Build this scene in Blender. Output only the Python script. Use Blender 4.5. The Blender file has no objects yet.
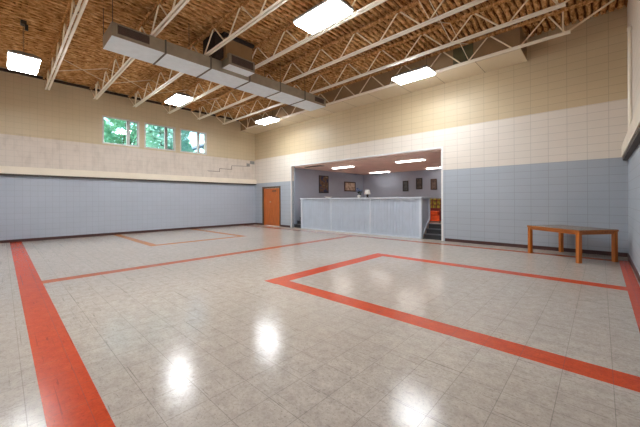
import bpy, bmesh, math, random
from mathutils import Matrix, Vector, noise
random.seed(7)
S = bpy.context.scene
COL = S.collection
D2R = math.radians

# ------------------------------------------------------------------ materials
def new_mat(name):
    m = bpy.data.materials.new(name); m.use_nodes = True
    nt = m.node_tree; b = nt.nodes['Principled BSDF']
    return m, nt, b
def srgb(r, g, b):
    f = lambda c: (c/255/12.92) if c/255 <= .04045 else ((c/255+.055)/1.055)**2.4
    return (f(r), f(g), f(b), 1)
def N(nt, typ, **kw):
    n = nt.nodes.new(typ)
    for k, v in kw.items(): setattr(n, k, v)
    return n
def mixc(nt, fac, a, b, blend='MIX'):
    n = N(nt, 'ShaderNodeMix', data_type='RGBA', blend_type=blend)
    for sock, v in ((n.inputs[0], fac), (n.inputs[6], a), (n.inputs[7], b)):
        if hasattr(v, 'links'): nt.links.new(v, sock)
        else: sock.default_value = v
    return n.outputs[2]
def ramp(nt, fac, stops, interp='LINEAR'):
    n = N(nt, 'ShaderNodeValToRGB'); n.color_ramp.interpolation = interp
    e = n.color_ramp.elements
    e[0].position, e[0].color = stops[0]
    e[1].position, e[1].color = stops[1]
    for p, c in stops[2:]:
        x = e.new(p); x.color = c
    nt.links.new(fac, n.inputs[0]); return n.outputs[0]
def tex_noise(nt, vec, scale, detail=4, rough=.55):
    n = N(nt, 'ShaderNodeTexNoise'); n.inputs['Scale'].default_value = scale
    n.inputs['Detail'].default_value = detail; n.inputs['Roughness'].default_value = rough
    if vec is not None: nt.links.new(vec, n.inputs['Vector'])
    return n.outputs['Fac']
def position(nt): return N(nt, 'ShaderNodeTexCoord').outputs['Object']
def mapping(nt, vec, scale=(1,1,1), loc=(0,0,0), rot=(0,0,0)):
    n = N(nt, 'ShaderNodeMapping'); nt.links.new(vec, n.inputs[0])
    n.inputs['Location'].default_value = loc; n.inputs['Scale'].default_value = scale; n.inputs['Rotation'].default_value = rot
    return n.outputs[0]
def bump(nt, b, h, strength, dist=.01):
    n = N(nt, 'ShaderNodeBump'); n.inputs['Strength'].default_value = strength; n.inputs['Distance'].default_value = dist
    nt.links.new(h, n.inputs['Height']); nt.links.new(n.outputs[0], b.inputs['Normal'])

def plain(name, col, rough=.5, metal=0, var=.12, scale=6, spec=.5):
    m, nt, b = new_mat(name)
    v = position(nt)
    f = tex_noise(nt, v, scale)
    dark = tuple(c*(1-var) for c in col[:3])+(1,); light = tuple(min(1, c*(1+var)) for c in col[:3])+(1,)
    nt.links.new(ramp(nt, f, [(.3, dark), (.7, light)]), b.inputs['Base Color'])
    b.inputs['Roughness'].default_value = rough; b.inputs['Metallic'].default_value = metal
    b.inputs['Specular IOR Level'].default_value = spec
    return m
def wood(name, col, rough=.35, axis='z', scale=1.0):
    m, nt, b = new_mat(name)
    sc = {'x': (1.2, 18, 18), 'y': (18, 1.2, 18), 'z': (18, 18, 1.2)}[axis]
    v = mapping(nt, position(nt), scale=tuple(s*scale for s in sc))
    f = tex_noise(nt, v, 1.6, 6, .6)
    d = tuple(c*.62 for c in col[:3])+(1,); l = tuple(min(1, c*1.25) for c in col[:3])+(1,)
    nt.links.new(ramp(nt, f, [(.28, d), (.5, col), (.75, l)]), b.inputs['Base Color'])
    b.inputs['Roughness'].default_value = rough
    return m
def emit(name, col, strength):
    m, nt, b = new_mat(name)
    b.inputs['Base Color'].default_value = (.8, .8, .8, 1)
    b.inputs['Emission Color'].default_value = col; b.inputs['Emission Strength'].default_value = strength
    return m

def block_wall(name, axis, phase, bands, bw=.4064, bh=.2032, line=.22, rough=.45, streak=0, half=0):
    """painted scored block laid in stack bond; bands = [(z from, colour)]"""
    m, nt, b = new_mat(name)
    v = position(nt)
    sp = N(nt, 'ShaderNodeSeparateXYZ'); nt.links.new(v, sp.inputs[0])
    cb = N(nt, 'ShaderNodeCombineXYZ')
    ad = N(nt, 'ShaderNodeMath', operation='ADD'); ad.inputs[1].default_value = phase
    nt.links.new(sp.outputs['X' if axis == 'x' else 'Y'], ad.inputs[0])
    nt.links.new(ad.outputs[0], cb.inputs[0]); nt.links.new(sp.outputs['Z'], cb.inputs[1])
    def bricks(w, h, mort):
        br = N(nt, 'ShaderNodeTexBrick', offset=0, squash=1)
        for k, val in (('Scale', 1), ('Mortar Size', mort), ('Mortar Smooth', .35), ('Brick Width', w), ('Row Height', h)):
            br.inputs[k].default_value = val
        br.inputs['Color1'].default_value = (.965, .965, .965, 1); br.inputs['Color2'].default_value = br.inputs['Mortar'].default_value = (1, 1, 1, 1)
        nt.links.new(cb.outputs[0], br.inputs['Vector']); return br
    br = bricks(bw, bh, .0065)
    dv = N(nt, 'ShaderNodeMath', operation='DIVIDE'); dv.inputs[1].default_value = 6.4
    nt.links.new(sp.outputs['Z'], dv.inputs[0])
    stops = [(z/6.4, c) for z, c in bands]
    if len(stops) == 1: stops.append((1, bands[0][1]))
    paint = ramp(nt, dv.outputs[0], stops, 'CONSTANT')
    blot = tex_noise(nt, mapping(nt, v, scale=(.5, .5, .8)), 1.3, 5)
    paint = mixc(nt, 1, paint, ramp(nt, blot, [(.3, (.94, .94, .94, 1)), (.7, (1, 1, 1, 1))]), 'MULTIPLY')
    paint = mixc(nt, .6, paint, br.outputs['Color'], 'MULTIPLY')
    if streak:
        st = tex_noise(nt, mapping(nt, v, scale=(1, 2.2, .9)), 1.6, 5, .65)
        rz = ramp(nt, dv.outputs[0], [(0, (0, 0, 0, 1)), (2.6/6.4, (streak, streak, streak, 1)), (3.861/6.4, (0, 0, 0, 1))], 'CONSTANT')
        sm = N(nt, 'ShaderNodeMath', operation='MULTIPLY')
        nt.links.new(rz, sm.inputs[0]); nt.links.new(ramp(nt, st, [(.48, (0, 0, 0, 1)), (.62, (1, 1, 1, 1))]), sm.inputs[1])
        paint = mixc(nt, sm.outputs[0], paint, srgb(150, 136, 124))
    mf = N(nt, 'ShaderNodeMath', operation='MULTIPLY'); mf.inputs[1].default_value = line
    nt.links.new(br.outputs['Fac'], mf.inputs[0])
    paint = mixc(nt, mf.outputs[0], paint, (.05, .05, .05, 1))
    hgt = br.outputs['Fac']
    if half:
        b2 = bricks(bw/2, bh, .004)
        m2 = N(nt, 'ShaderNodeMath', operation='MULTIPLY'); m2.inputs[1].default_value = half
        nt.links.new(b2.outputs['Fac'], m2.inputs[0]); paint = mixc(nt, m2.outputs[0], paint, (.05, .05, .05, 1))
    nt.links.new(paint, b.inputs['Base Color'])
    b.inputs['Roughness'].default_value = rough
    iv = N(nt, 'ShaderNodeMath', operation='SUBTRACT'); iv.inputs[0].default_value = 1; nt.links.new(hgt, iv.inputs[1])
    bump(nt, b, iv.outputs[0], .15, .004)
    return m

BLUE = srgb(172, 180, 190); BLUEL = srgb(174, 181, 193); CREAM = srgb(226, 217, 206); BEIGE = srgb(202, 183, 150); BEIGEL = srgb(202, 184, 152)
M = {}
W, Y0, ZC = 15.66, -11.25, 6.13          # room width, near wall, ceiling
XPH = -(W-.332) % .4064
M['wall_b'] = block_wall('block_back', 'x', XPH, [(0, BLUE), (2.4384, CREAM), (3.861, BEIGE)], line=.28)
M['wall_l'] = block_wall('block_left', 'y', 0, [(0, BLUEL), (2.4384, srgb(212, 200, 188)), (3.80, BEIGEL)], bw=.2032, line=.17, streak=.2)
M['wall_r'] = block_wall('block_right', 'y', 0, [(0, BLUE), (2.4384, CREAM)], line=.3)
M['wall_f'] = block_wall('block_front', 'x', XPH, [(0, BLUE), (2.4384, CREAM), (3.861, BEIGE)], line=.28)
M['annex'] = plain('annex_wall_paint', srgb(160, 168, 184), .7, var=.04, scale=1.5)
M['annex_ceil'] = plain('annex_ceiling_tile', srgb(244, 216, 204), .8, var=.06, scale=2)
M['white'] = plain('white_trim', srgb(228, 228, 228), .4, var=.03)
M['ledge'] = plain('ledge_cream', srgb(226, 215, 198), .5, var=.05, scale=2)
M['base'] = plain('baseboard_maroon', srgb(70, 42, 40), .4, var=.15)
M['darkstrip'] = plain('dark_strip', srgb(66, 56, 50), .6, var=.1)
M['deckdark'] = plain('dark_bearing', srgb(60, 42, 30), .8, var=.2)
M['joist'] = plain('joist_cream', srgb(244, 236, 220), .45, var=.06, scale=4)
M['joist_web'] = plain('joist_web_cream', srgb(236, 222, 194), .5, var=.12, scale=5)
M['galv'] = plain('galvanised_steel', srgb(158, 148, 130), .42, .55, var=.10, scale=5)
M['galv_lit'] = plain('galvanised_lit_underside', srgb(228, 238, 244), .45, 0, var=.05, scale=5)  # paler copy of galv: lit underside put into the colour
M['galv_dark'] = plain('dark_flange', srgb(105, 98, 88), .5, .4, var=.1)
M['grille'] = plain('grille_brown', srgb(84, 66, 58), .5, var=.15)
M['steel_dark'] = plain('dark_steel', srgb(70, 66, 62), .5, .4)
M['shaft'] = plain('shaft_brown', srgb(150, 118, 80), .7, var=.1, scale=3)
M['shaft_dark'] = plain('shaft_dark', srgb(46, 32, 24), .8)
M['soffit_front'] = plain('soffit_board_tan', srgb(150, 122, 90), .8, var=.12, scale=2)
M['olive'] = plain('olive_panel', srgb(88, 84, 58), .6)
M['fixture'] = plain('fixture_housing', srgb(118, 116, 114), .5, .2)
M['fixture_rim'] = plain('fixture_rim', srgb(225, 225, 225), .4)
M['lamp'] = emit('lamp_panel', (.93, .97, 1, 1), 66)
M['annexlamp'] = emit('annex_lamp', (1, .96, .9, 1), 12)
M['door'] = wood('door_orange_wood', srgb(190, 102, 44), .35, 'z')
M['doorframe'] = plain('door_frame_brown', srgb(92, 66, 48), .45)
M['brass'] = plain('metal_handle', srgb(190, 178, 150), .35, .8)
M['guard'] = plain('guard_boards', srgb(184, 194, 208), .5, var=.05, scale=3)
M['guard_trim'] = plain('guard_trim', srgb(206, 214, 224), .45, var=.03)
M['step'] = plain('black_step', srgb(38, 38, 42), .6)
M['step_edge'] = plain('grey_tread', srgb(82, 84, 90), .6)
M['platform'] = plain('platform_bounce_carpet', srgb(206, 176, 162), .9)  # unseen floor; pale pink chosen to bounce light onto the annex ceiling
M['table'] = wood('table_orange_wood', srgb(190, 108, 36), .3, 'z', 1.2)
M['table_rail'] = wood('table_rail_wood', srgb(172, 96, 32), .3, 'x', 1.2)
M['table_top'] = wood('table_top_wood', srgb(128, 104, 84), .22, 'x', 1)
M['alu'] = plain('window_aluminium', srgb(196, 192, 188), .4, .3)
M['alu_dark'] = plain('window_mullion', srgb(150, 146, 142), .4, .3)
M['frame_black'] = plain('frame_black', srgb(32, 28, 28), .4)
M['frame_brown'] = plain('frame_brown', srgb(72, 50, 40), .4)
M['crack'] = plain('crack_grey', srgb(104, 98, 94), .8)
M['patch'] = plain('block_patch_grey', srgb(138, 136, 134), .8)

def floor_tile(name, c1, c2, c3, rough):
    m, nt, b = new_mat(name)
    v = position(nt)
    # 12 inch tiles
    br = N(nt, 'ShaderNodeTexBrick', offset=0, squash=1)
    for k, val in (('Scale', 1), ('Mortar Size', .0028), ('Mortar Smooth', .4), ('Brick Width', .3048), ('Row Height', .3048)):
        br.inputs[k].default_value = val
    br.inputs['Color1'].default_value = (.95, .95, .95, 1); br.inputs['Color2'].default_value = br.inputs['Mortar'].default_value = (1, 1, 1, 1)
    nt.links.new(mapping(nt, v, loc=(.0, .0, 0)), br.inputs['Vector'])
    big = tex_noise(nt, v, .45, 4)
    mid = tex_noise(nt, v, 9, 5, .7)
    spk = tex_noise(nt, v, 55, 4, .7)
    col = ramp(nt, mid, [(.25, c1), (.5, c2), (.8, c3)])
    col = mixc(nt, ramp(nt, spk, [(.58, (0, 0, 0, 1)), (.66, (.6, .6, .6, 1))]), col, tuple(c*.4 for c in c1[:3])+(1,))
    fl = tex_noise(nt, v, 38, 5, .8)
    col = mixc(nt, 1, col, ramp(nt, fl, [(.34, (.76, .76, .76, 1)), (.47, (1, 1, 1, 1)), (.66, (1.15, 1.15, 1.15, 1))]), 'MULTIPLY')
    col = mixc(nt, ramp(nt, big, [(.35, (0, 0, 0, 1)), (.7, (.35, .35, .35, 1))]), col, c1)
    col = mixc(nt, .55, col, br.outputs['Color'], 'MULTIPLY')
    # scuffs: thin stretched marks in two directions
    for rot, sc, th in ((.35, (2.2, 34, 1), .665), (1.9, (3, 40, 1), .68), (-.05, (.5, 34, 1), .65)):
        sn = tex_noise(nt, mapping(nt, v, scale=sc, rot=(0, 0, rot)), 1.0, 3, .6)
        col = mixc(nt, ramp(nt, sn, [(th, (0, 0, 0, 1)), (th+.05, (.6, .6, .6, 1))]), col, tuple(c*.38 for c in c1[:3])+(1,))
    mf = N(nt, 'ShaderNodeMath', operation='MULTIPLY'); mf.inputs[1].default_value = .42
    nt.links.new(br.outputs['Fac'], mf.inputs[0])
    col = mixc(nt, mf.outputs[0], col, (.06, .055, .05, 1))
    nt.links.new(col, b.inputs['Base Color'])
    b.inputs['Roughness'].default_value = rough
    b.inputs['Specular IOR Level'].default_value = .27
    bump(nt, b, tex_noise(nt, v, 5, 6, .7), .09, .02)
    return m
M['floor'] = floor_tile('floor_tile_grey', srgb(162, 152, 142), srgb(184, 174, 164), srgb(200, 190, 180), .17)
M['floor_red'] = floor_tile('floor_tile_red', srgb(178, 56, 18), srgb(196, 66, 24), srgb(206, 80, 34), .24)
M['floor_orange'] = floor_tile('floor_tile_orange', srgb(160, 78, 44), srgb(174, 90, 52), srgb(186, 104, 66), .24)
M['floor_tan'] = floor_tile('floor_tile_tan', srgb(166, 108, 64), srgb(178, 118, 72), srgb(188, 130, 84), .24)

def ceiling_mat():
    m, nt, b = new_mat('ceiling_brown_fibre')
    v = position(nt)
    f = tex_noise(nt, mapping(nt, v, scale=(9, 3.2, 6)), 1.5, 6, .7)
    g = tex_noise(nt, v, .9, 4, .6)
    col = ramp(nt, f, [(.32, srgb(74, 46, 24)), (.43, srgb(164, 116, 68)), (.55, srgb(214, 166, 110)), (.72, srgb(250, 222, 176))])
    col = mixc(nt, ramp(nt, g, [(.4, (0, 0, 0, 1)), (.75, (.4, .4, .4, 1))]), col, srgb(168, 120, 72))
    nt.links.new(col, b.inputs['Base Color']); b.inputs['Roughness'].default_value = .9
    b.inputs['Specular IOR Level'].default_value = .1
    bump(nt, b, f, .8, .04)
    return m
M['ceil'] = ceiling_mat()
M['flute'] = plain('ceiling_flute_shade', srgb(120, 78, 42), .9, var=.35, scale=12, spec=.1)  # darker brown puts the groove shade into the flute colour

# ------------------------------------------------------------------ mesh helpers
class MB:
    def __init__(s): s.bm = bmesh.new()
    def box(s, a, b, mi=0, bevel=0, mat=None):
        (x0, y0, z0), (x1, y1, z1) = a, b
        vs = [s.bm.verts.new((x, y, z)) for x in (x0, x1) for y in (y0, y1) for z in (z0, z1)]
        if mat is not None:
            for v in vs: v.co = mat @ v.co
        fs = []
        for idx in ((0,1,3,2), (4,6,7,5), (0,4,5,1), (2,3,7,6), (0,2,6,4), (1,5,7,3)):
            f = s.bm.faces.new([vs[i] for i in idx]); f.material_index = mi; fs.append(f)
        if bevel:
            ed = list({e for f in fs for e in f.edges})
            bmesh.ops.bevel(s.bm, geom=ed, offset=bevel, segments=2, affect='EDGES', profile=.7)
        return s
    def rod(s, p, q, r, n=8, mi=0):
        p, q = Vector(p), Vector(q); d = q-p
        m = Matrix.Translation((p+q)/2) @ d.to_track_quat('Z', 'Y').to_matrix().to_4x4()
        res = bmesh.ops.create_cone(s.bm, cap_ends=True, segments=n, radius1=r, radius2=r, depth=d.length, matrix=m)
        for v in res['verts']:
            for f in v.link_faces: f.material_index = mi
        return s
    def bar(s, p, q, w, h, mi=0):
        p, q = Vector(p), Vector(q); d = q-p
        m = Matrix.Translation((p+q)/2) @ d.to_track_quat('Z', 'Y').to_matrix().to_4x4()
        s.box((-w/2, -h/2, -d.length/2), (w/2, h/2, d.length/2), mi, 0, m); return s
    def lathe(s, prof, n=20, at=(0,0,0), mi=0):
        rings = []
        for r, z in prof:
            rings.append([s.bm.verts.new((at[0]+r*math.cos(2*math.pi*k/n), at[1]+r*math.sin(2*math.pi*k/n), at[2]+z)) for k in range(n)])
        for a, b in zip(rings, rings[1:]):
            for k in range(n):
                f = s.bm.faces.new((a[k], a[(k+1) % n], b[(k+1) % n], b[k])); f.smooth = True; f.material_index = mi
        for r in (rings[0], rings[-1]):
            try: s.bm.faces.new(r).material_index = mi
            except ValueError: pass
        return s
    def poly(s, pts, mi=0):
        f = s.bm.faces.new([s.bm.verts.new(p) for p in pts]); f.material_index = mi; return s
    def prism(s, pts, vec, mi=0):
        vec = Vector(vec)
        a = [s.bm.verts.new(p) for p in pts]; b = [s.bm.verts.new(Vector(p)+vec) for p in pts]
        s.bm.faces.new(a).material_index = mi; s.bm.faces.new(b[::-1]).material_index = mi
        n = len(pts)
        for k in range(n): s.bm.faces.new((a[k], b[k], b[(k+1) % n], a[(k+1) % n])).material_index = mi
        return s
    def build(s, name, mats, parent=None, loc=None):
        bmesh.ops.recalc_face_normals(s.bm, faces=s.bm.faces)
        me = bpy.data.meshes.new(name); s.bm.to_mesh(me); s.bm.free()
        for m in (mats if isinstance(mats, (list, tuple)) else [mats]): me.materials.append(m)
        o = bpy.data.objects.new(name, me); COL.objects.link(o)
        if parent is not None: o.parent = parent
        if loc is not None: o.location = loc
        return o
def tag(o, label, cat, group=None):
    o['label'] = label; o['category'] = cat
    if group: o['group'] = group
    return o
def thing(name, label, cat, loc=(0,0,0), rz=0, group=None):
    o = bpy.data.objects.new(name, None); COL.objects.link(o); o.location = loc; o.rotation_euler.z = rz
    o.empty_display_size = .2
    return tag(o, label, cat, group)
def struct(o): o['kind'] = 'structure'; return o
def copy_tree(o, parent=None):
    c = o.copy(); COL.objects.link(c)
    if parent is not None: c.parent = parent
    for ch in list(o.children): copy_tree(ch, c)
    return c

def wall(name, mats, axis, pos, thick, u0, u1, z0, z1, holes=()):
    """wall sheet in plane axis=pos with real thickness and rectangular holes"""
    us = sorted({u0, u1, *[h[0] for h in holes], *[h[1] for h in holes]})
    zs = sorted({z0, z1, *[h[2] for h in holes], *[h[3] for h in holes]})
    P = (lambda u, z, d: (pos+d, u, z)) if axis == 'x' else (lambda u, z, d: (u, pos+d, z))
    solid = {}
    for i in range(len(us)-1):
        for j in range(len(zs)-1):
            uc, zc = (us[i]+us[i+1])/2, (zs[j]+zs[j+1])/2
            solid[i, j] = not any(h[0] < uc < h[1] and h[2] < zc < h[3] for h in holes)
    mb = MB()
    for (i, j), s in solid.items():
        if not s: continue
        a, b, c, d = us[i], us[i+1], zs[j], zs[j+1]
        mb.poly([P(a, c, 0), P(b, c, 0), P(b, d, 0), P(a, d, 0)]); mb.poly([P(a, c, thick), P(b, c, thick), P(b, d, thick), P(a, d, thick)])
        for di, dj, e in ((-1, 0, ((a, c), (a, d))), (1, 0, ((b, c), (b, d))), (0, -1, ((a, c), (b, c))), (0, 1, ((a, d), (b, d)))):
            if not solid.get((i+di, j+dj), False):
                mb.poly([P(*e[0], 0), P(*e[1], 0), P(*e[1], thick), P(*e[0], thick)])
    bmesh.ops.remove_doubles(mb.bm, verts=mb.bm.verts, dist=1e-5)
    return struct(mb.build(name, mats))

# ------------------------------------------------------------------ room shell
# floor: one sheet cut along the court lines, tiles of another colour inside the lines
RED = [(0, W, -10.28, -9.98, 1),                     # side line by the camera
       (15.47, W-.03, -9.98, -.67, 1),               # end line by the right wall
       (10.79, 11.12, -7.27, -3.55, 1), (11.12, 15.47, -7.25, -6.97, 1), (11.12, 15.47, -3.83, -3.55, 1),
       (7.78, 8.06, -9.98, -.92, 2), (0, 15.47, -.92, -.67, 2),
       (4.5, 4.78, -7.24, -3.7, 3), (0, 4.5, -7.24, -6.98, 3), (0, 4.5, -3.96, -3.7, 3)]
xs = sorted({0, W, *[r[0] for r in RED], *[r[1] for r in RED]}); ys = sorted({Y0, .12, *[r[2] for r in RED], *[r[3] for r in RED]})
mb = MB(); bm = mb.bm
gv = {(i, j): bm.verts.new((x, y, 0)) for i, x in enumerate(xs) for j, y in enumerate(ys)}
for i in range(len(xs)-1):
    for j in range(len(ys)-1):
        f = bm.faces.new((gv[i, j], gv[i+1, j], gv[i+1, j+1], gv[i, j+1]))
        xc, yc = (xs[i]+xs[i+1])/2, (ys[j]+ys[j+1])/2
        for r in RED:
            if r[0] < xc < r[1] and r[2] < yc < r[3]: f.material_index = r[4]; break
struct(mb.build('floor', [M['floor'], M['floor_red'], M['floor_orange'], M['floor_tan']]))

OX0, OX1, OZ = 3.26, 11.15, 3.24                      # wide opening into the raised back room
DX0, DX1, DZ = .77, 2.33, 2.17
WIN = [(-7.58, -6.20), (-6.0, -4.63), (-4.41, -3.04)]; WZ0, WZ1 = 3.86, 5.03
wall('wall_back', M['wall_b'], 'y', 0, .2, 0, W, 0, 6.3, [(OX0, OX1, -1, OZ), (DX0, DX1, -1, DZ)])
wall('wall_left', M['wall_l'], 'x', 0, -.3, Y0, .2, 0, 6.3, [(a, b, WZ0, WZ1) for a, b in WIN])
wall('wall_right', M['wall_r'], 'x', W, .2, Y0, .2, 0, 6.3)
wall('wall_front', M['wall_f'], 'y', Y0, -.2, -.3, W+.2, 0, 6.3)

# ceiling: corrugated deck under rough brown fibre, ribs run towards the back wall
mb = MB(); bm = mb.bm
nx, ny = 1050, 110
pitch = .15
rows = []; flute = {}
for i in range(nx+1):
    x = W*i/nx; row = []
    for j in range(ny+1):
        y = Y0 + (0-Y0)*j/ny
        wob = .05*noise.noise((x*.8, y*1.3, 3.1)) + .016*noise.noise((x*3, y*4, 8))
        s = math.sin(2*math.pi*(x+wob)/pitch)
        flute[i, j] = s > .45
        z = ZC - .02 + (.09*(s-.3)**.6 if s > .3 else 0) + .018*noise.noise((x*6, y*2.5, 0)) + .02*noise.noise((x*1.1, y*1.1, 5)) + .014*noise.noise((x*17, y*9, 1))
        row.append(bm.verts.new((x, y, z)))
    rows.append(row)
for i in range(nx):
    for j in range(ny):
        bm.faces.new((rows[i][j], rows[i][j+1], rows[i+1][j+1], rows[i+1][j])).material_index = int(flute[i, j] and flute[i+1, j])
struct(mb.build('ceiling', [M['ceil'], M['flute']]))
struct(MB().box((-.3, Y0-.2, 6.22), (W+.2, .2, 6.34)).build('roof', M['deckdark']))
# dark bearing strip where the deck meets the walls
struct(MB().box((0, Y0, 5.99), (.05, 0, 6.08)).build('trim_1', M['deckdark']))
# baseboards
struct(MB().box((0, Y0, 0), (.015, 0, .10)).build('baseboard_left', M['base']))
mb = MB()
for a, b in ((0.015, DX0-.06), (DX1+.06, OX0-.1), (OX1+.1, W-.015)): mb.box((a, -.015, 0), (b, 0, .10))
struct(mb.build('baseboard_back', M['base']))
struct(MB().box((W-.015, Y0, 0), (W, 0, .10)).build('baseboard_right', M['base']))
# ledges with dark strip below, left and right walls
struct(MB().box((0, Y0, 2.42), (.13, 0, 2.68), bevel=.008).build('trim_2', M['ledge']))
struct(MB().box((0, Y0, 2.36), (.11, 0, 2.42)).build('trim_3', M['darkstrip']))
struct(MB().box((W-.11, Y0, 2.44), (W, 0, 2.72), bevel=.008).build('trim_4', M['ledge']))
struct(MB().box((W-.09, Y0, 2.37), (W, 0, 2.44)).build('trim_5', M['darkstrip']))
# white casing of the wide opening
mb = MB()
mb.box((OX0-.03, -.012, 0), (OX0+.015, .05, OZ-.03)); mb.box((OX1-.02, -.012, 0), (OX1+.045, .05, OZ-.03)); mb.box((OX0-.03, -.012, OZ-.03), (OX1+.045, .05, OZ+.03))
struct(mb.build('trim_6', M['white']))
# repaired crack stepping down the masonry and two grey patched blocks
wl = bpy.data.objects['wall_left']
mb = MB()
ck = [(-3.0, 3.02), (-2.32, 3.02), (-2.32, 3.19), (-1.58, 3.19), (-1.58, 3.40), (-.42, 3.46)]
for (a, za), (b, zb) in zip(ck, ck[1:]): mb.bar((.006, a, za), (.006, b, zb), .012, .022)
mb.build('crack_line', M['crack'], wl)
MB().box((0, -.60, 3.45), (.008, -.38, 3.62)).build('block_patch', M['patch'], wl)
MB().box((0, -.36, 3.60), (.008, -.06, 3.78)).build('block_patch', M['patch'], wl)

# soffit along the back wall
SX = 13.62; SZ = 5.43; SY = -.98
m, nt, b = new_mat('soffit_cream_panels')
v = position(nt)
br = N(nt, 'ShaderNodeTexBrick', offset=0, squash=1)
for k, val in (('Scale', 1), ('Mortar Size', .008), ('Mortar Smooth', .2), ('Brick Width', 1.245), ('Row Height', 3)): br.inputs[k].default_value = val
br.inputs['Color1'].default_value = srgb(226, 210, 182); br.inputs['Color2'].default_value = srgb(216, 200, 172); br.inputs['Mortar'].default_value = srgb(140, 120, 95)
nt.links.new(mapping(nt, v, loc=(-12.53+1.245*11, 1.5, 0)), br.inputs['Vector'])
nt.links.new(br.outputs['Color'], b.inputs['Base Color']); b.inputs['Roughness'].default_value = .6
M['soffit'] = m
mb = MB(); mb.box((0, SY, SZ+.03), (SX, 0, 6.16), 1); mb.box((0, SY-.01, SZ), (SX+.012, 0, SZ+.03), 0)
so = struct(mb.build('soffit', [M['soffit'], M['soffit_front']]))
MB().box((11.9, SY-.03, 5.56), (12.46, SY, 6.07)).build('access_panel', M['olive'], so)

# ------------------------------------------------------------------ double door
dr = bpy.data.objects.new('door_1', None); COL.objects.link(dr); dr.location = ((DX0+DX1)/2, 0, 0); struct(dr)
hw = (DX1-DX0)/2
mb = MB()
mb.box((-hw-.05, -.02, 0), (-hw+.04, .12, DZ-.04)); mb.box((hw-.04, -.02, 0), (hw+.05, .12, DZ-.04)); mb.box((-hw-.05, -.02, DZ-.04), (hw+.05, .12, DZ+.05))
mb.build('door_frame', M['doorframe'], dr)
lf = MB().box((-hw+.045, .03, .01), (-.004, .075, DZ-.05), bevel=.004).build('door_leaf', M['door'], dr)
rf = MB().box((.004, .03, .01), (hw-.045, .075, DZ-.05), bevel=.004).build('door_leaf', M['door'], dr)
MB().lathe([(.0, 0), (.03, .002), (.03, .01), (.012, .014), (.012, .04), (.028, .05), (.03, .065), (.018, .078), (0, .08)], 16).build('door_knob', M['brass'], lf, (-.08, .03, 1.35)).rotation_euler.x = D2R(90)
MB().box((.1, -.02, 1.93), (.42, .03, 2.0), bevel=.006).build('door_closer', M['doorframe'], rf)

# ------------------------------------------------------------------ windows
def glass_mat():
    m, nt, b = new_mat('window_glass')
    out = nt.nodes['Material Output']
    t = N(nt, 'ShaderNodeBsdfTransparent'); t.inputs[0].default_value = (.86, .97, .95, 1)
    g = N(nt, 'ShaderNodeBsdfGlossy'); g.inputs['Roughness'].default_value = .02
    mx = N(nt, 'ShaderNodeMixShader'); mx.inputs[0].default_value = .06
    nt.links.new(t.outputs[0], mx.inputs[1]); nt.links.new(g.outputs[0], mx.inputs[2]); nt.links.new(mx.outputs[0], out.inputs[0])
    return m
M['glass'] = glass_mat()
for k, (a, b_) in enumerate(WIN):
    w = bpy.data.objects.new('window_%d' % (k+1), None); COL.objects.link(w); w.location = (-.06, (a+b_)/2, WZ0); struct(w)
    h, L = WZ1-WZ0, (b_-a)/2
    mb = MB(); t = .055
    mb.box((-.05, -L, 0), (.07, L, t)); mb.box((-.05, -L, h-t), (.07, L, h)); mb.box((-.05, -L, t), (.07, -L+t, h-t)); mb.box((-.05, L-t, t), (.07, L, h-t))
    mb.build('window_frame', M['alu'], w)
    my = -L + .68*2*L
    MB().box((-.05, my-.05, t), (.06, my+.05, h-t)).build('mullion', M['alu_dark'], w)
    mb = MB(); mb.box((-.03, my+.05, t), (.02, my+.08, h-t)); mb.box((-.03, L-t-.03, t), (.02, L-t, h-t)); mb.box((-.03, my+.08, t), (.02, L-t-.03, t+.03)); mb.box((-.03, my+.08, h-t-.03), (.02, L-t-.03, h-t))
    mb.build('sash', M['alu_dark'], w)
    MB().box((-.012, -L+t, t), (-.004, my-.05, h-t)).build('window_pane', M['glass'], w)
    MB().box((-.012, my+.08, t+.03), (-.004, L-t-.03, h-t-.03)).build('window_pane', M['glass'], w)

# ------------------------------------------------------------------ joists
JX0, JX1, JB, JT = .76, 14.66, 5.43, 5.975
def make_joist():
    j = thing('bar_joist', 'x', 'joist', (0, 0, 0), 0, 'bar joists under the brown ceiling')
    for s in (-1, 1):
        mb = MB(); y0, y1 = sorted((s*.018, s*.066))
        mb.box((JX0, y0, JB), (JX1, y1, JB+.007)); a, c = sorted((s*.018, s*.025)); mb.box((JX0, a, JB+.007), (JX1, c, JB+.055))
        mb.build('bottom_chord', M['joist'], j)
        mb = MB(); mb.box((.02, y0, JT+.043), (W-.02, y1, JT+.05)); mb.box((.02, a, JT), (W-.02, c, JT+.043))
        mb.build('top_chord', M['ceil'], j)
    bots = [7.71+.65*(2*k+1) for k in range(-5, 5)]
    tops = [7.71+1.3*k for k in range(-5, 6)]
    g = .09
    def web(p, q, r=.019):
        MB().rod(p, q, r).build('web_rod', M['joist_web'], j)
    zb, zt = JB+.03, JT+.02
    for k, xb in enumerate(bots):
        web((tops[k]+.03, 0, zt), (xb-g, 0, zb)); web((xb+g, 0, zb), (tops[k+1]-.03, 0, zt))
    web((tops[0]-.03, 0, zt), (JX0+.1, 0, zb)); web((tops[-1]+.03, 0, zt), (JX1-.1, 0, zb))
    web((JX0+.14, 0, zb), (JX0+.14, 0, zt)); web((JX1-.14, 0, zb), (JX1-.14, 0, zt))
    MB().bar((JX0+.05, 0, zb), (.04, 0, zt-.02), .02, .04).build('end_bar', M['joist_web'], j)
    MB().bar((JX1-.05, 0, zb), (W-.04, 0, zt-.02), .02, .04).build('end_bar', M['joist_web'], j)
    return j
JY = [-9.34, -7.95, -6.6, -5.23, -3.84, -2.51, -1.11]
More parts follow.
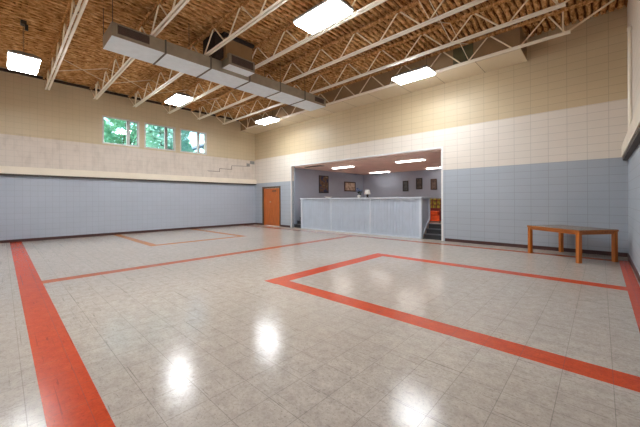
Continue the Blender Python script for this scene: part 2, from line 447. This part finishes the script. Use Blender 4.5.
JL = ['long cream steel joist crossing beside the chain-hung light, farthest from the soffit',
      'cream steel joist passing over the near end of the grey duct',
      'cream steel joist ending above the first window, just left of the square drop shaft',
      'cream steel joist ending just right of the ceiling light above the middle window',
      'cream steel joist ending above the right-hand window, second one past the drop shaft',
      'cream steel joist next to the soffit joist, ending between window and room corner',
      'cream steel joist running right along the edge of the cream soffit']
proto = make_joist()
joists = [proto] + [copy_tree(proto) for _ in JY[1:]]
for i, (j, y) in enumerate(zip(joists, JY)):
    j.location.y = y; j['label'] = JL[i]
for i in range(len(JY)-1):                                # cross bridging between neighbours
    d = JY[i+1]-JY[i]
    for x in (2.88, 12.35):
        MB().rod((x, .02, JT), (x+.04, d-.07, JB+.05), .009, 6).build('brace_rod', M['joist_web'], joists[i])
        MB().rod((x+.05, .07, JB+.05), (x+.01, d-.02, JT), .009, 6).build('brace_rod', M['joist_web'], joists[i])

# ------------------------------------------------------------------ ceiling lights
def make_light():
    f = thing('ceiling_light', 'x', 'light', (0, 0, 0), 0, 'big rectangular ceiling lights')
    # local origin at the underside centre
    mb = MB()
    mb.prism([(-.62, -.31, .035), (.62, -.31, .035), (.62, .31, .035), (-.62, .31, .035)], (0, 0, .03))
    b_ = mb.bm
    lo = [b_.verts.new(p) for p in ((-.60, -.29, .065), (.60, -.29, .065), (.60, .29, .065), (-.60, .29, .065))]
    hi = [b_.verts.new(p) for p in ((-.50, -.16, .15), (.50, -.16, .15), (.50, .16, .15), (-.50, .16, .15))]
    b_.faces.new(hi)
    for k in range(4): b_.faces.new((lo[k], lo[(k+1) % 4], hi[(k+1) % 4], hi[k]))
    mb.build('housing', M['fixture'], f)
    mb = MB()
    mb.box((-.62, -.31, 0), (.62, -.29, .035)); mb.box((-.62, .29, 0), (.62, .31, .035)); mb.box((-.62, -.29, 0), (-.60, .29, .035)); mb.box((.60, -.29, 0), (.62, .29, .035))
    mb.build('rim', M['fixture_rim'], f)
    MB().box((-.595, -.285, -.05), (.595, .285, .034), bevel=.012).build('diffuser', M['lamp'], f); df = f.children[-1] if False else bpy.data.objects['diffuser']  # drop below the rim added so glowing sides brighten joists and ceiling
    for y in (-.145, 0, .145): MB().box((-.59, y-.006, -.058), (.59, y+.006, -.0502)).build('divider', M['galv'], df)
    return f
LP = [(3.64, -5.92, 5.22, 'glowing ceiling light above the middle window, left of the grey duct'),
      (3.64, -1.83, 5.22, 'smallest-looking glowing ceiling light, below the far joists near the double door corner'),
      (11.0, -5.92, 5.22, 'largest glowing ceiling light, between two joists right of the grey duct'),
      (11.0, -1.83, 5.22, 'glowing ceiling light close beside the cream soffit panels'),
      (4.40, -10.07, 4.97, 'glowing ceiling light hung low on a chain in front of the left wall'),
      (11.0, -10.0, 5.22, 'unseen ceiling light added in the near bay, above the side line')]  # last one is out of view: completes the grid, added for its light
lights = []
pl = make_light()
for i, (x, y, z, lab) in enumerate(LP):
    o = pl if i == 0 else copy_tree(pl)
    o.location = (x, y, z); o.scale = (.94, .94, .94); o['label'] = lab; lights.append((o, x, y, z))
for o, x, y, z in lights:
    top = (6.06-z)/.94
    if x == 4.40:                                             # chain of links and a canopy box
        mb = MB(); n = 26
        for k in range(n):
            za, zb = .15+(top-.24)*k/n, .15+(top-.24)*(k+1)/n
            dx = .012 if k % 2 else 0; dy = 0 if k % 2 else .012
            for s in (-1, 1): mb.rod((s*dx, s*dy, za-.006), (s*dx, s*dy, zb+.006), .004, 5)
        mb.build('chain', M['steel_dark'], o)
        MB().box((-.09, -.06, top-.10), (.09, .06, top+.0), bevel=.01).build('canopy_box', M['steel_dark'], o)
        MB().box((.05, .02, top-.26), (.12, .09, top-.10), bevel=.01).build('plug_box', M['steel_dark'], o)
    else:
        for s in (-1, 1): MB().rod((s*.45, 0, .14), (s*.45, 0, top), .004, 6).build('hanger_wire', M['steel_dark'], o)

# ------------------------------------------------------------------ air duct
DXa, DXb, DZa, DZb = 6.48, 7.34, 5.09, 5.40
du = thing('air_duct', 'long grey sheet-metal air duct hung under the joists, with grilles and a roof drop', 'duct', ((DXa+DXb)/2, -5.3, DZa))
ox, oy = (DXa+DXb)/2, -5.3
def dl(p): return (p[0]-ox, p[1]-oy, p[2]-DZa)
seams = [-8.80, -7.68, -6.50, -5.25, -4.05, -2.90, -1.76]
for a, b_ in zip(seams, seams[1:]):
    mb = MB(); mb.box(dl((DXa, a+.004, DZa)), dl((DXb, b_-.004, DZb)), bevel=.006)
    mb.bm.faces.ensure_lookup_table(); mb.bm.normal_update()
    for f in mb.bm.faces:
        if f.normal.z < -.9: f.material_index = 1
    mb.build('duct_section', [M['galv'], M['galv_lit']], du)
for a in seams[1:-1]:
    mb = MB(); e = .018
    mb.box(dl((DXa-e, a-.018, DZa-e)), dl((DXb+e, a+.018, DZa))); mb.box(dl((DXa-e, a-.018, DZb)), dl((DXb+e, a+.018, DZb+.02)))
    mb.box(dl((DXa-e, a-.018, DZa)), dl((DXa, a+.018, DZb))); mb.box(dl((DXb, a-.018, DZa)), dl((DXb+e, a+.018, DZb)))
    mb.build('flange', M['galv_dark'], du)
def grille(y0, y1, z0, z1, x, parent=du, off=None):
    L = dl if off is None else off
    mb = MB(); t = .022
    mb.box(L((x, y0, z0)), L((x+.02, y1, z0+t))); mb.box(L((x, y0, z1-t)), L((x+.02, y1, z1))); mb.box(L((x, y0, z0+t)), L((x+.02, y0+t, z1-t))); mb.box(L((x, y1-t, z0+t)), L((x+.02, y1, z1-t)))
    g = mb.build('grille_frame', M['galv'], parent)
    parent = g
    mb = MB(); mb.box(L((x, y0+t, z0+t)), L((x+.004, y1-t, z1-t)))
    n = 9
    for k in range(n):
        zc = z0+t+(z1-z0-2*t)*(k+.5)/n
        mb.box(L((x+.004, y0+t, zc-.004)), L((x+.016, y1-t, zc+.003)))
    return mb.build('grille', M['grille'], parent)
grille(-8.71, -8.02, DZa+.05, DZb-.015, DXb)
grille(-2.42, -1.86, DZa+.05, DZb-.04, DXb)
for x, y in ((DXa, -8.78), (DXb, -8.78), (DXb, -7.1), (DXb, -4.05), (DXb, -2.9), (DXa, -4.05)):
    MB().rod(dl((x, y, DZb-.02)), dl((x, y, 6.08)), .007, 6).build('hanger_rod', M['steel_dark'], du)
# supply box in front of the duct and the shaft going up through the roof
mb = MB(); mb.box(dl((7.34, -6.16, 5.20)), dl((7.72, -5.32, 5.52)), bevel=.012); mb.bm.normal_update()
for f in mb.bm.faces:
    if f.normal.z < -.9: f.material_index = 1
sb = mb.build('supply_box', [M['galv'], M['galv_lit']], du)
grille(-6.12, -5.36, 5.23, 5.50, 7.72)
ds = MB().box(dl((6.75, -6.20, 5.42)), dl((7.60, -5.33, 6.10))).build('drop_shaft', M['shaft'], du)
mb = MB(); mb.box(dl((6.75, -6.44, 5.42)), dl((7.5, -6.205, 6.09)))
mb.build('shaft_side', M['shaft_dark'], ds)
MB().box(dl((7.55, -6.3, 5.97)), dl((7.7, -5.32, 6.05))).build('shaft_collar', M['shaft_dark'], ds)

# pipe on the right wall
pp = tag(MB().rod((W-.035, -1.5, 2.72), (W-.035, -1.5, 4.95), .028, 12).rod((W-.035, -1.5, 4.93), (W-.035, -1.5, 5.0), .04, 12).build('pipe', M['joist']), 'thin cream upright pipe on the right wall above the ledge', 'pipe')

# ------------------------------------------------------------------ raised back room
PZ, PY = .53, .78
AX0, AX1, AY1, AZ = OX0+.05, 13.2, 6.5, 3.16
wall('wall_annex_left', M['annex'], 'x', AX0, -.15, .22, AY1, 0, AZ+.1)
wall('wall_annex_right', M['annex'], 'x', AX1, .15, .2, AY1, 0, AZ+.1)
wall('wall_annex_back', M['annex'], 'y', AY1, .15, AX0-.15, AX1+.15, 0, AZ+.1)
struct(MB().box((AX0, .22, AZ), (AX1, AY1, AZ+.12)).build('ceiling_annex', M['annex_ceil']))
struct(MB().box((AX0, PY, PZ-.15), (AX1, AY1, PZ)).box((AX0, PY, 0), (AX1, PY+.1, PZ-.15)).build('floor_annex', M['platform']))
struct(MB().box((OX1+.08, .2, 0), (AX1, PY, PZ)).build('floor_landing', M['platform']))

# boarded half wall standing in the opening
GX0, GX1, GZ = 3.97, 10.40, 1.53
gw = thing('half_wall', 'long pale half wall of upright boards standing in the wide opening', 'half wall', ((GX0+GX1)/2, .08, 0))
gx = (GX0+GX1)/2
def boards(x0, x1, n):
    mb = MB(); w = (x1-x0)/n
    mb.box((x0-gx, -.01, .06), (x1-gx, .05, GZ-.06))
    for k in range(n):
        mb.box((x0-gx+k*w+.008, -.03, .06), (x0-gx+(k+1)*w-.008, -.01, GZ-.06))
    return mb.build('board_panel', M['guard'], gw)
SPL = (6.0, 8.16)
boards(GX0+.10, 5.97, 15); boards(6.03, 8.13, 16); boards(8.19, GX1-.10, 16)
MB().box((GX0-gx, -.06, 0), (GX0+.10-gx, .07, GZ-.05), bevel=.005).build('end_post', M['guard_trim'], gw)
MB().box((GX1-.10-gx, -.06, 0), (GX1-gx, .07, GZ-.05), bevel=.005).build('end_post', M['guard_trim'], gw)
for q in SPL: MB().box((q-.03-gx, -.045, .06), (q+.03-gx, .06, GZ-.06), bevel=.003).build('joint_batten', M['guard_trim'], gw)
MB().box((GX0+.10-gx, -.045, 0), (GX1-.10-gx, .06, .06)).build('bottom_rail', M['guard_trim'], gw)
MB().box((GX0-.02-gx, -.10, GZ-.05), (GX1+.02-gx, .17, GZ), bevel=.008).build('cap', M['guard_trim'], gw)
for s, x in ((1, GX1), (-1, GX0)):                        # return panels running back beside the steps
    xa, xb = sorted((x-gx-s*.06, x-gx-s*.02))
    pts = [(xa, .07, .20), (xa, .62, .70), (xa, .62, GZ-.06), (xa, .07, GZ-.06)]
    MB().prism(pts, (xb-xa, 0, 0)).build('return_panel', M['guard'], gw)
    xa, xb = sorted((x-gx-s*.065, x-gx+s*.01))
    MB().prism([(xa, .62, .70), (xa, .69, .76), (xa, .69, GZ-.05), (xa, .62, GZ-.05)], (xb-xa, 0, 0)).build('return_post', M['guard_trim'], gw)
    MB().prism([(xa, .07, .13), (xa, .69, .69), (xa, .69, .76), (xa, .07, .20)], (xb-xa, 0, 0)).build('return_rail', M['guard_trim'], gw)
    MB().box((xa-.02, .17, GZ-.05), (xb+.02, .69, GZ), bevel=.006).build('return_cap', M['guard_trim'], gw)

def steps(x0, x1, label):
    t = thing('stairs', label, 'stairs', ((x0+x1)/2, .1, 0), 0, 'black steps up to the back room')
    h = (x1-x0)/2; r = PZ/3
    for k in range(3):
        MB().box((-h, .05+k*.21, .0 if k == 0 else .0), (h, .68, r*(k+1)-.025) if k == 0 else (h, .68, r*(k+1)-.025)).build('riser', M['step'], t) if k == 0 else MB().box((-h, .05+k*.21, r*k), (h, .68, r*(k+1)-.025)).build('riser', M['step'], t)
        MB().box((-h, .03+k*.21, r*(k+1)-.025), (h, .26+k*.21 if k < 2 else .68, r*(k+1)), bevel=.006).build('tread', M['step_edge'], t)
    return t
steps(GX1+.03, OX1-.05, 'black steps at the right end of the boarded half wall')
steps(AX0+.01, GX0-.03, 'black steps at the left end of the boarded half wall')

# armchair on the platform
def plaid():
    m, nt, b = new_mat('olive_plaid_cloth')
    v = position(nt)
    w1 = N(nt, 'ShaderNodeTexChecker'); w1.inputs['Scale'].default_value = 9
    nt.links.new(v, w1.inputs[0]); w1.inputs[1].default_value = srgb(146, 126, 32); w1.inputs[2].default_value = srgb(112, 98, 30)
    br = N(nt, 'ShaderNodeTexBrick', offset=0)
    for k, val in (('Scale', 1), ('Mortar Size', .018), ('Brick Width', .17), ('Row Height', .17)): br.inputs[k].default_value = val
    sp = N(nt, 'ShaderNodeSeparateXYZ'); cb = N(nt, 'ShaderNodeCombineXYZ'); nt.links.new(v, sp.inputs[0])
    nt.links.new(sp.outputs[0], cb.inputs[0]); nt.links.new(sp.outputs[2], cb.inputs[1]); nt.links.new(cb.outputs[0], br.inputs['Vector'])
    nt.links.new(mixc(nt, br.outputs['Fac'], w1.outputs[0], srgb(96, 26, 24)), b.inputs['Base Color']); b.inputs['Roughness'].default_value = .9
    return m
M['plaid'] = plaid(); M['orange'] = plain('orange_upholstery', srgb(226, 78, 22), .85, var=.12, scale=9); M['maroon'] = plain('maroon_upholstery', srgb(96, 26, 22), .85)
ac = thing('armchair', 'orange armchair with an olive plaid back, on the platform above the steps', 'armchair', (10.28, 1.42, PZ))
MB().box((-.36, -.36, .06), (.36, .36, .30), bevel=.03).build('seat_base', M['orange'], ac)
MB().box((-.30, -.40, .30), (.30, .24, .44), bevel=.045).build('seat_cushion', M['orange'], ac)
mb = MB(); mb.box((-.34, .22, .30), (.34, .40, .98), bevel=.05, mat=Matrix.Rotation(D2R(-5), 4, 'X')); mb.build('backrest', M['plaid'], ac)
for s in (-1, 1): MB().box((s*.40-.05, -.36, .10), (s*.40+.05, .34, .52), bevel=.035).build('armrest', M['maroon'], ac)
MB().box((-.29, .16, .44), (.29, .23, .56), bevel=.025).build('back_cushion', M['maroon'], ac)
for x in (-.36, .36):
    for y in (-.3, .3): MB().lathe([(.016, 0), (.025, .08)], 10, (x, y, 0)).build('leg', M['frame_black'], ac)

# pictures
def canvas(name, stops, scale, seed):
    m, nt, b = new_mat(name)
    v = mapping(nt, position(nt), scale=(1, 1, 1), loc=(seed, seed*.7, seed*.3))
    f = tex_noise(nt, v, scale, 5, .6)
    nt.links.new(ramp(nt, f, stops), b.inputs['Base Color']); b.inputs['Roughness'].default_value = .5
    return m
def picture(label, loc, rz, w, h, fm, cm, mat_w=0, fw=.045):
    t = thing('framed_picture', label, 'picture', loc, rz, 'framed pictures in the back room')
    mb = MB(); x, z = w/2, h/2
    mb.box((-x, -.03, -z), (x, 0, -z+fw)); mb.box((-x, -.03, z-fw), (x, 0, z)); mb.box((-x, -.03, -z+fw), (-x+fw, 0, z-fw)); mb.box((x-fw, -.03, -z+fw), (x, 0, z-fw))
    mb.build('frame', fm, t)
    MB().box((-x+fw, -.015, -z+fw), (x-fw, -.002, z-fw)).build('canvas', cm, t)
    return t
c1 = canvas('painting_mixed', [(.32, srgb(24, 28, 56)), (.44, srgb(44, 52, 84)), (.5, srgb(120, 84, 46)), (.57, srgb(60, 36, 26)), (.68, srgb(176, 150, 116))], 3.2, 4)
picture('tall dark-framed colourful painting on the back room side wall', (AX0+.002, 2.48, 2.36), D2R(90), .82, 1.02, M['frame_black'], c1, fw=.05)
c2 = canvas('print_tan', [(.35, srgb(120, 92, 78)), (.5, srgb(196, 172, 150)), (.65, srgb(214, 196, 176))], 5, 9)
picture('wide brown-framed tan print on the back room side wall', (AX0+.002, 5.0, 2.30), D2R(90), 1.16, .62, M['frame_brown'], c2, fw=.07)
c3 = canvas('print_dark', [(.35, srgb(40, 42, 46)), (.5, srgb(74, 78, 80)), (.7, srgb(110, 110, 108))], 6, 2)
c4 = canvas('print_grey', [(.35, srgb(50, 46, 44)), (.5, srgb(84, 76, 70)), (.7, srgb(110, 100, 90))], 6, 5)
c5 = canvas('print_brownish', [(.35, srgb(78, 64, 60)), (.5, srgb(112, 92, 84)), (.7, srgb(140, 120, 104))], 6, 7)
picture('small near-black framed print, lowest of three on the far back-room wall', (6.45, AY1-.002, 2.27), 0, .36, .64, M['frame_black'], c3, fw=.05)
picture('dark grey framed print in the middle of the far back-room wall', (7.33, AY1-.002, 2.38), 0, .38, .66, M['frame_black'], c4, fw=.05)
picture('brownish framed print on the far back-room wall, nearest the white casing', (8.20, AY1-.002, 2.31), 0, .36, .62, M['frame_brown'], c5, fw=.05)

# strip lights in the back room
def strip(label, x, y):
    t = thing('strip_light', label, 'light', (x, y, AZ+.006), 0, 'strip lights on the back room ceiling')
    MB().box((-.66, -.13, -.02), (.66, .13, 0)).build('housing', M['fixture_rim'], t)
    MB().box((-.64, -.12, -.055), (.64, .12, -.02), bevel=.015).build('lens', M['annexlamp'], t)
strip('lit strip light on the back-room ceiling, nearer one above the armchair side', 9.05, 1.85)
strip('lit strip light on the back-room ceiling, nearer one before the tall painting', 5.35, 1.75)
strip('lit strip light on the back-room ceiling above the far corner', 5.2, 5.55)
strip('lit strip light on the back-room ceiling partly behind the right casing', 8.85, 5.55)
vt = thing('ceiling_vent', 'dark slotted ceiling vent just inside the left end of the opening', 'vent', (4.55, .42, AZ))
mb = MB(); mb.box((-.6, -.12, -.02), (.6, -.10, 0)); mb.box((-.6, .10, -.02), (.6, .12, 0)); mb.box((-.6, -.10, -.02), (-.58, .10, 0)); mb.box((.58, -.10, -.02), (.6, .10, 0)); mb.build('frame', M['galv_dark'], vt)
mb = MB(); mb.box((-.58, -.10, -.006), (.58, .10, 0))
for k in range(8): mb.box((-.58, -.09+k*.024, -.016), (.58, -.082+k*.024, -.006))
mb.build('slats', M['grille'], vt)

# lamp, plant and bowl on the cap of the half wall
capz = GZ
lm = thing('table_lamp', 'small lamp with white shade standing on the half wall', 'lamp', (7.98, .12, capz))
MB().lathe([(0, 0), (.06, .001), (.065, .02), (.03, .04), (.05, .08), (.055, .12), (.02, .15), (.012, .2), (0, .201)], 18).build('base', M['frame_black'], lm)
M['shade'] = plain('white_shade', srgb(214, 212, 206), .8, var=.03)
MB().lathe([(.14, .14), (.142, .142), (.085, .33), (.083, .33)], 24).build('lamp_shade', M['shade'], lm)
fp = thing('flower_pot', 'blue flowers with dark leaves in a pale pot on the half wall', 'plant', (7.56, .10, capz))
MB().lathe([(0, 0), (.05, .001), (.065, .06), (.07, .11), (.06, .112), (0, .10)], 18).build('pot', M['white'], fp)
M['leaf_dark'] = plain('dark_leaf', srgb(34, 52, 44), .6, var=.3, scale=20); M['petal'] = plain('blue_petal', srgb(84, 106, 146), .7, var=.25, scale=30)
mb = MB()
for k in range(46):
    a = random.uniform(0, 6.283); r = random.uniform(.05, .19); z = random.uniform(.12, .30); s = random.uniform(.03, .055)
    p = Vector((r*math.cos(a), r*.5*math.sin(a), z)); q = p+Vector((s*math.cos(a), s*math.sin(a), random.uniform(-.02, .05))); n = Vector((-math.sin(a), math.cos(a), .3))*s*.45
    mb.poly([(p*.5+Vector((0, 0, .06)))[:], (p+n)[:], q[:], (p-n)[:]])
mb.build('leaves', M['leaf_dark'], fp)
mb = MB()
for k in range(16):
    a = random.uniform(0, 6.283); r = random.uniform(.0, .13); z = random.uniform(.24, .40)
    mb.lathe([(0, 0), (.03, .006), (.036, .022), (.02, .036), (0, .038)], 7, (r*math.cos(a), r*.5*math.sin(a), z))
mb.build('flowers', M['petal'], fp)
bw = tag(MB().lathe([(0, 0), (.07, .001), (.10, .012), (.20, .06), (.195, .062), (.09, .02), (0, .014)], 24, (0, 0, 0)).build('bowl', M['white'], None, (5.85, .03, capz)), 'low white bowl on the half wall below the tall painting', 'bowl')

# ------------------------------------------------------------------ table in the corner
tb = thing('wooden_table', 'square-legged orange wood table standing alone by the right corner', 'table', (14.60, -.91, 0), D2R(-39))
TL, TW, LG, TH = 1.30, .93, .078, .735
for sx in (-1, 1):
    for sy in (-1, 1):
        x, y = sx*TL/2, sy*TW/2
        MB().box((x-LG/2, y-LG/2, 0), (x+LG/2, y+LG/2, TH-.045), bevel=.006).build('leg', M['table'], tb)
for sy in (-1, 1):
    y = sy*TW/2; MB().box((-TL/2+LG/2, y-.022, TH-.105), (TL/2-LG/2, y+.022, TH-.045), bevel=.003).build('rail', M['table_rail'], tb)
for sx in (-1, 1):
    x = sx*TL/2; MB().box((x-.022, -TW/2+LG/2, TH-.105), (x+.022, TW/2-LG/2, TH-.045), bevel=.003).build('rail', M['table_rail'], tb)
MB().box((-TL/2-.05, -TW/2-.05, TH-.045), (TL/2+.05, TW/2+.05, TH-.008), bevel=.005).build('edge_band', M['table_rail'], tb)
MB().box((-TL/2-.045, -TW/2-.045, TH-.008), (TL/2+.045, TW/2+.045, TH), bevel=.003).build('tabletop', M['table_top'], tb)

# ------------------------------------------------------------------ outdoors beyond the windows
M['lawn'] = plain('lawn_green', srgb(80, 110, 66), .9, var=.25, scale=2)
struct(MB().box((-60, -45, -.35), (-.32, 40, -.15)).build('ground', M['lawn']))
def leafmat(name, a, b_):
    m, nt, b = new_mat(name)
    f = tex_noise(nt, position(nt), 3, 4, .7)
    nt.links.new(ramp(nt, f, [(.3, a), (.7, b_)]), b.inputs['Base Color']); b.inputs['Roughness'].default_value = .6
    return m
LMT = leafmat('leaf_teal', srgb(130, 196, 176), srgb(214, 240, 232)); LMG = leafmat('leaf_green', srgb(110, 184, 150), srgb(200, 236, 206))
M['bark'] = plain('bark', srgb(92, 74, 60), .9, var=.3, scale=8)
def tree(label, x, y, h, blobs, nleaf, mat, seed, size=.16):
    rnd = random.Random(seed)
    t = thing('tree', label, 'tree', (x, y, -.15), 0, 'trees beyond the windows')
    mb = MB(); mb.lathe([(.24, 0), (.18, h*.3), (.12, h*.65), (.05, h*.95)], 10)
    for k in range(9):
        c, r = rnd.choice(blobs); mb.rod((0, 0, h*rnd.uniform(.35, .7)), (c[0]+rnd.uniform(-.5, .5)*r, c[1]+rnd.uniform(-.5, .5)*r, c[2]), .04, 6)
    mb.build('trunk', M['bark'], t)
    bm = bmesh.new()
    tot = sum(r**2 for c, r in blobs)
    for c, r in blobs:
        for k in range(int(nleaf*r*r/tot)):
            d = Vector((rnd.gauss(0, 1), rnd.gauss(0, 1), rnd.gauss(0, 1))).normalized() * r * rnd.uniform(.35, 1)**.6
            p = Vector(c)+d; u = Vector((rnd.gauss(0, 1), rnd.gauss(0, 1), rnd.gauss(0, .6))).normalized(); w = u.orthogonal().normalized(); s = size*rnd.uniform(.6, 1.3)
            bm.faces.new([bm.verts.new(p+u*s), bm.verts.new(p+w*s*.45), bm.verts.new(p-u*s), bm.verts.new(p-w*s*.45)])
    me = bpy.data.meshes.new('foliage'); bm.to_mesh(me); bm.free(); me.materials.append(mat)
    o = bpy.data.objects.new('foliage', me); COL.objects.link(o); o.parent = t
tree('airy green tree with bright sky gaps, seen through the first window', -12.6, -4.2, 5.6, [((0, 1.1, 6.3), 1.1), ((-.4, -1.2, 7.2), .9), ((.2, .2, 8.5), 1.0), ((0, 1.6, 7.4), .8), ((0, -1.1, 6.1), .9), ((-.2, .1, 7.1), .9)], 3000, LMG, 3)
tree('dense teal-green tree filling the middle window', -9.0, -1.9, 8.0, [((0, 0, 6.2), 1.7), ((.3, -.8, 7.2), 1.1), ((0, .9, 5.2), 1.2), ((.2, .9, 7.4), .9)], 5200, LMT, 5)
tree('low green tree at the left edge of the right-hand window', -11.0, .35, 6.2, [((0, -.4, 5.4), .9), ((.2, .5, 5.2), .8), ((0, 0, 6.2), .6)], 2200, LMG, 9)
M['roofing'] = plain('roof_slate', srgb(92, 104, 122), .7, var=.1); M['siding'] = plain('house_siding', srgb(112, 118, 126), .7)
hs = thing('house', 'neighbouring house with a slate-grey roof, seen through the right-hand window', 'house', (-15.5, 4.2, -.15))
MB().box((-2.5, -3.2, 0), (2.5, 4.6, 5.75)).build('house_wall', M['siding'], hs)
MB().prism([(2.8, -3.6, 5.85), (2.8, .8, 8.0), (2.8, 5.2, 5.85), (2.8, 5.2, 5.65), (2.8, .8, 7.8), (2.8, -3.6, 5.65)], (-5.6, 0, 0)).build('roof', M['roofing'], hs)

# ------------------------------------------------------------------ sky
wd = bpy.data.worlds.new('sky'); S.world = wd; wd.use_nodes = True
nt = wd.node_tree; bg = nt.nodes['Background']
sk = nt.nodes.new('ShaderNodeTexSky'); sk.sky_type = 'NISHITA'; sk.sun_disc = False; sk.sun_elevation = D2R(48); sk.sun_rotation = D2R(200); sk.air_density = 1.2; sk.dust_density = 4
nt.links.new(sk.outputs[0], bg.inputs[0]); bg.inputs[1].default_value = .78

# ------------------------------------------------------------------ camera
f_px, yaw, yh = 299.02, 2.32481, 200.18
roll = D2R(.315)
fw = Vector((math.cos(yaw), math.sin(yaw), 0)); rt = Vector((math.sin(yaw), -math.cos(yaw), 0)); up = Vector((0, 0, 1))
r2 = rt*math.cos(roll) - up*math.sin(roll); u2 = rt*math.sin(roll) + up*math.cos(roll)
cam = bpy.data.cameras.new('camera'); co = bpy.data.objects.new('camera', cam); COL.objects.link(co)
mw = Matrix((r2, u2, -fw)).transposed().to_4x4(); mw.translation = Vector((15.174, -10.471, 1.433)); co.matrix_world = mw
cam.sensor_width = 36; cam.lens = f_px/640*36; cam.shift_y = -(213.5-yh)/640; cam.clip_start = .05; cam.clip_end = 200
S.camera = co
S.view_settings.view_transform = 'Standard'; S.view_settings.look = 'None'; S.view_settings.gamma = 1; S.view_settings.exposure = .17
S.view_settings.use_curve_mapping = False
S.cycles.max_bounces = 10; S.cycles.diffuse_bounces = 6; S.cycles.use_denoising = True; S.cycles.sample_clamp_indirect = 6
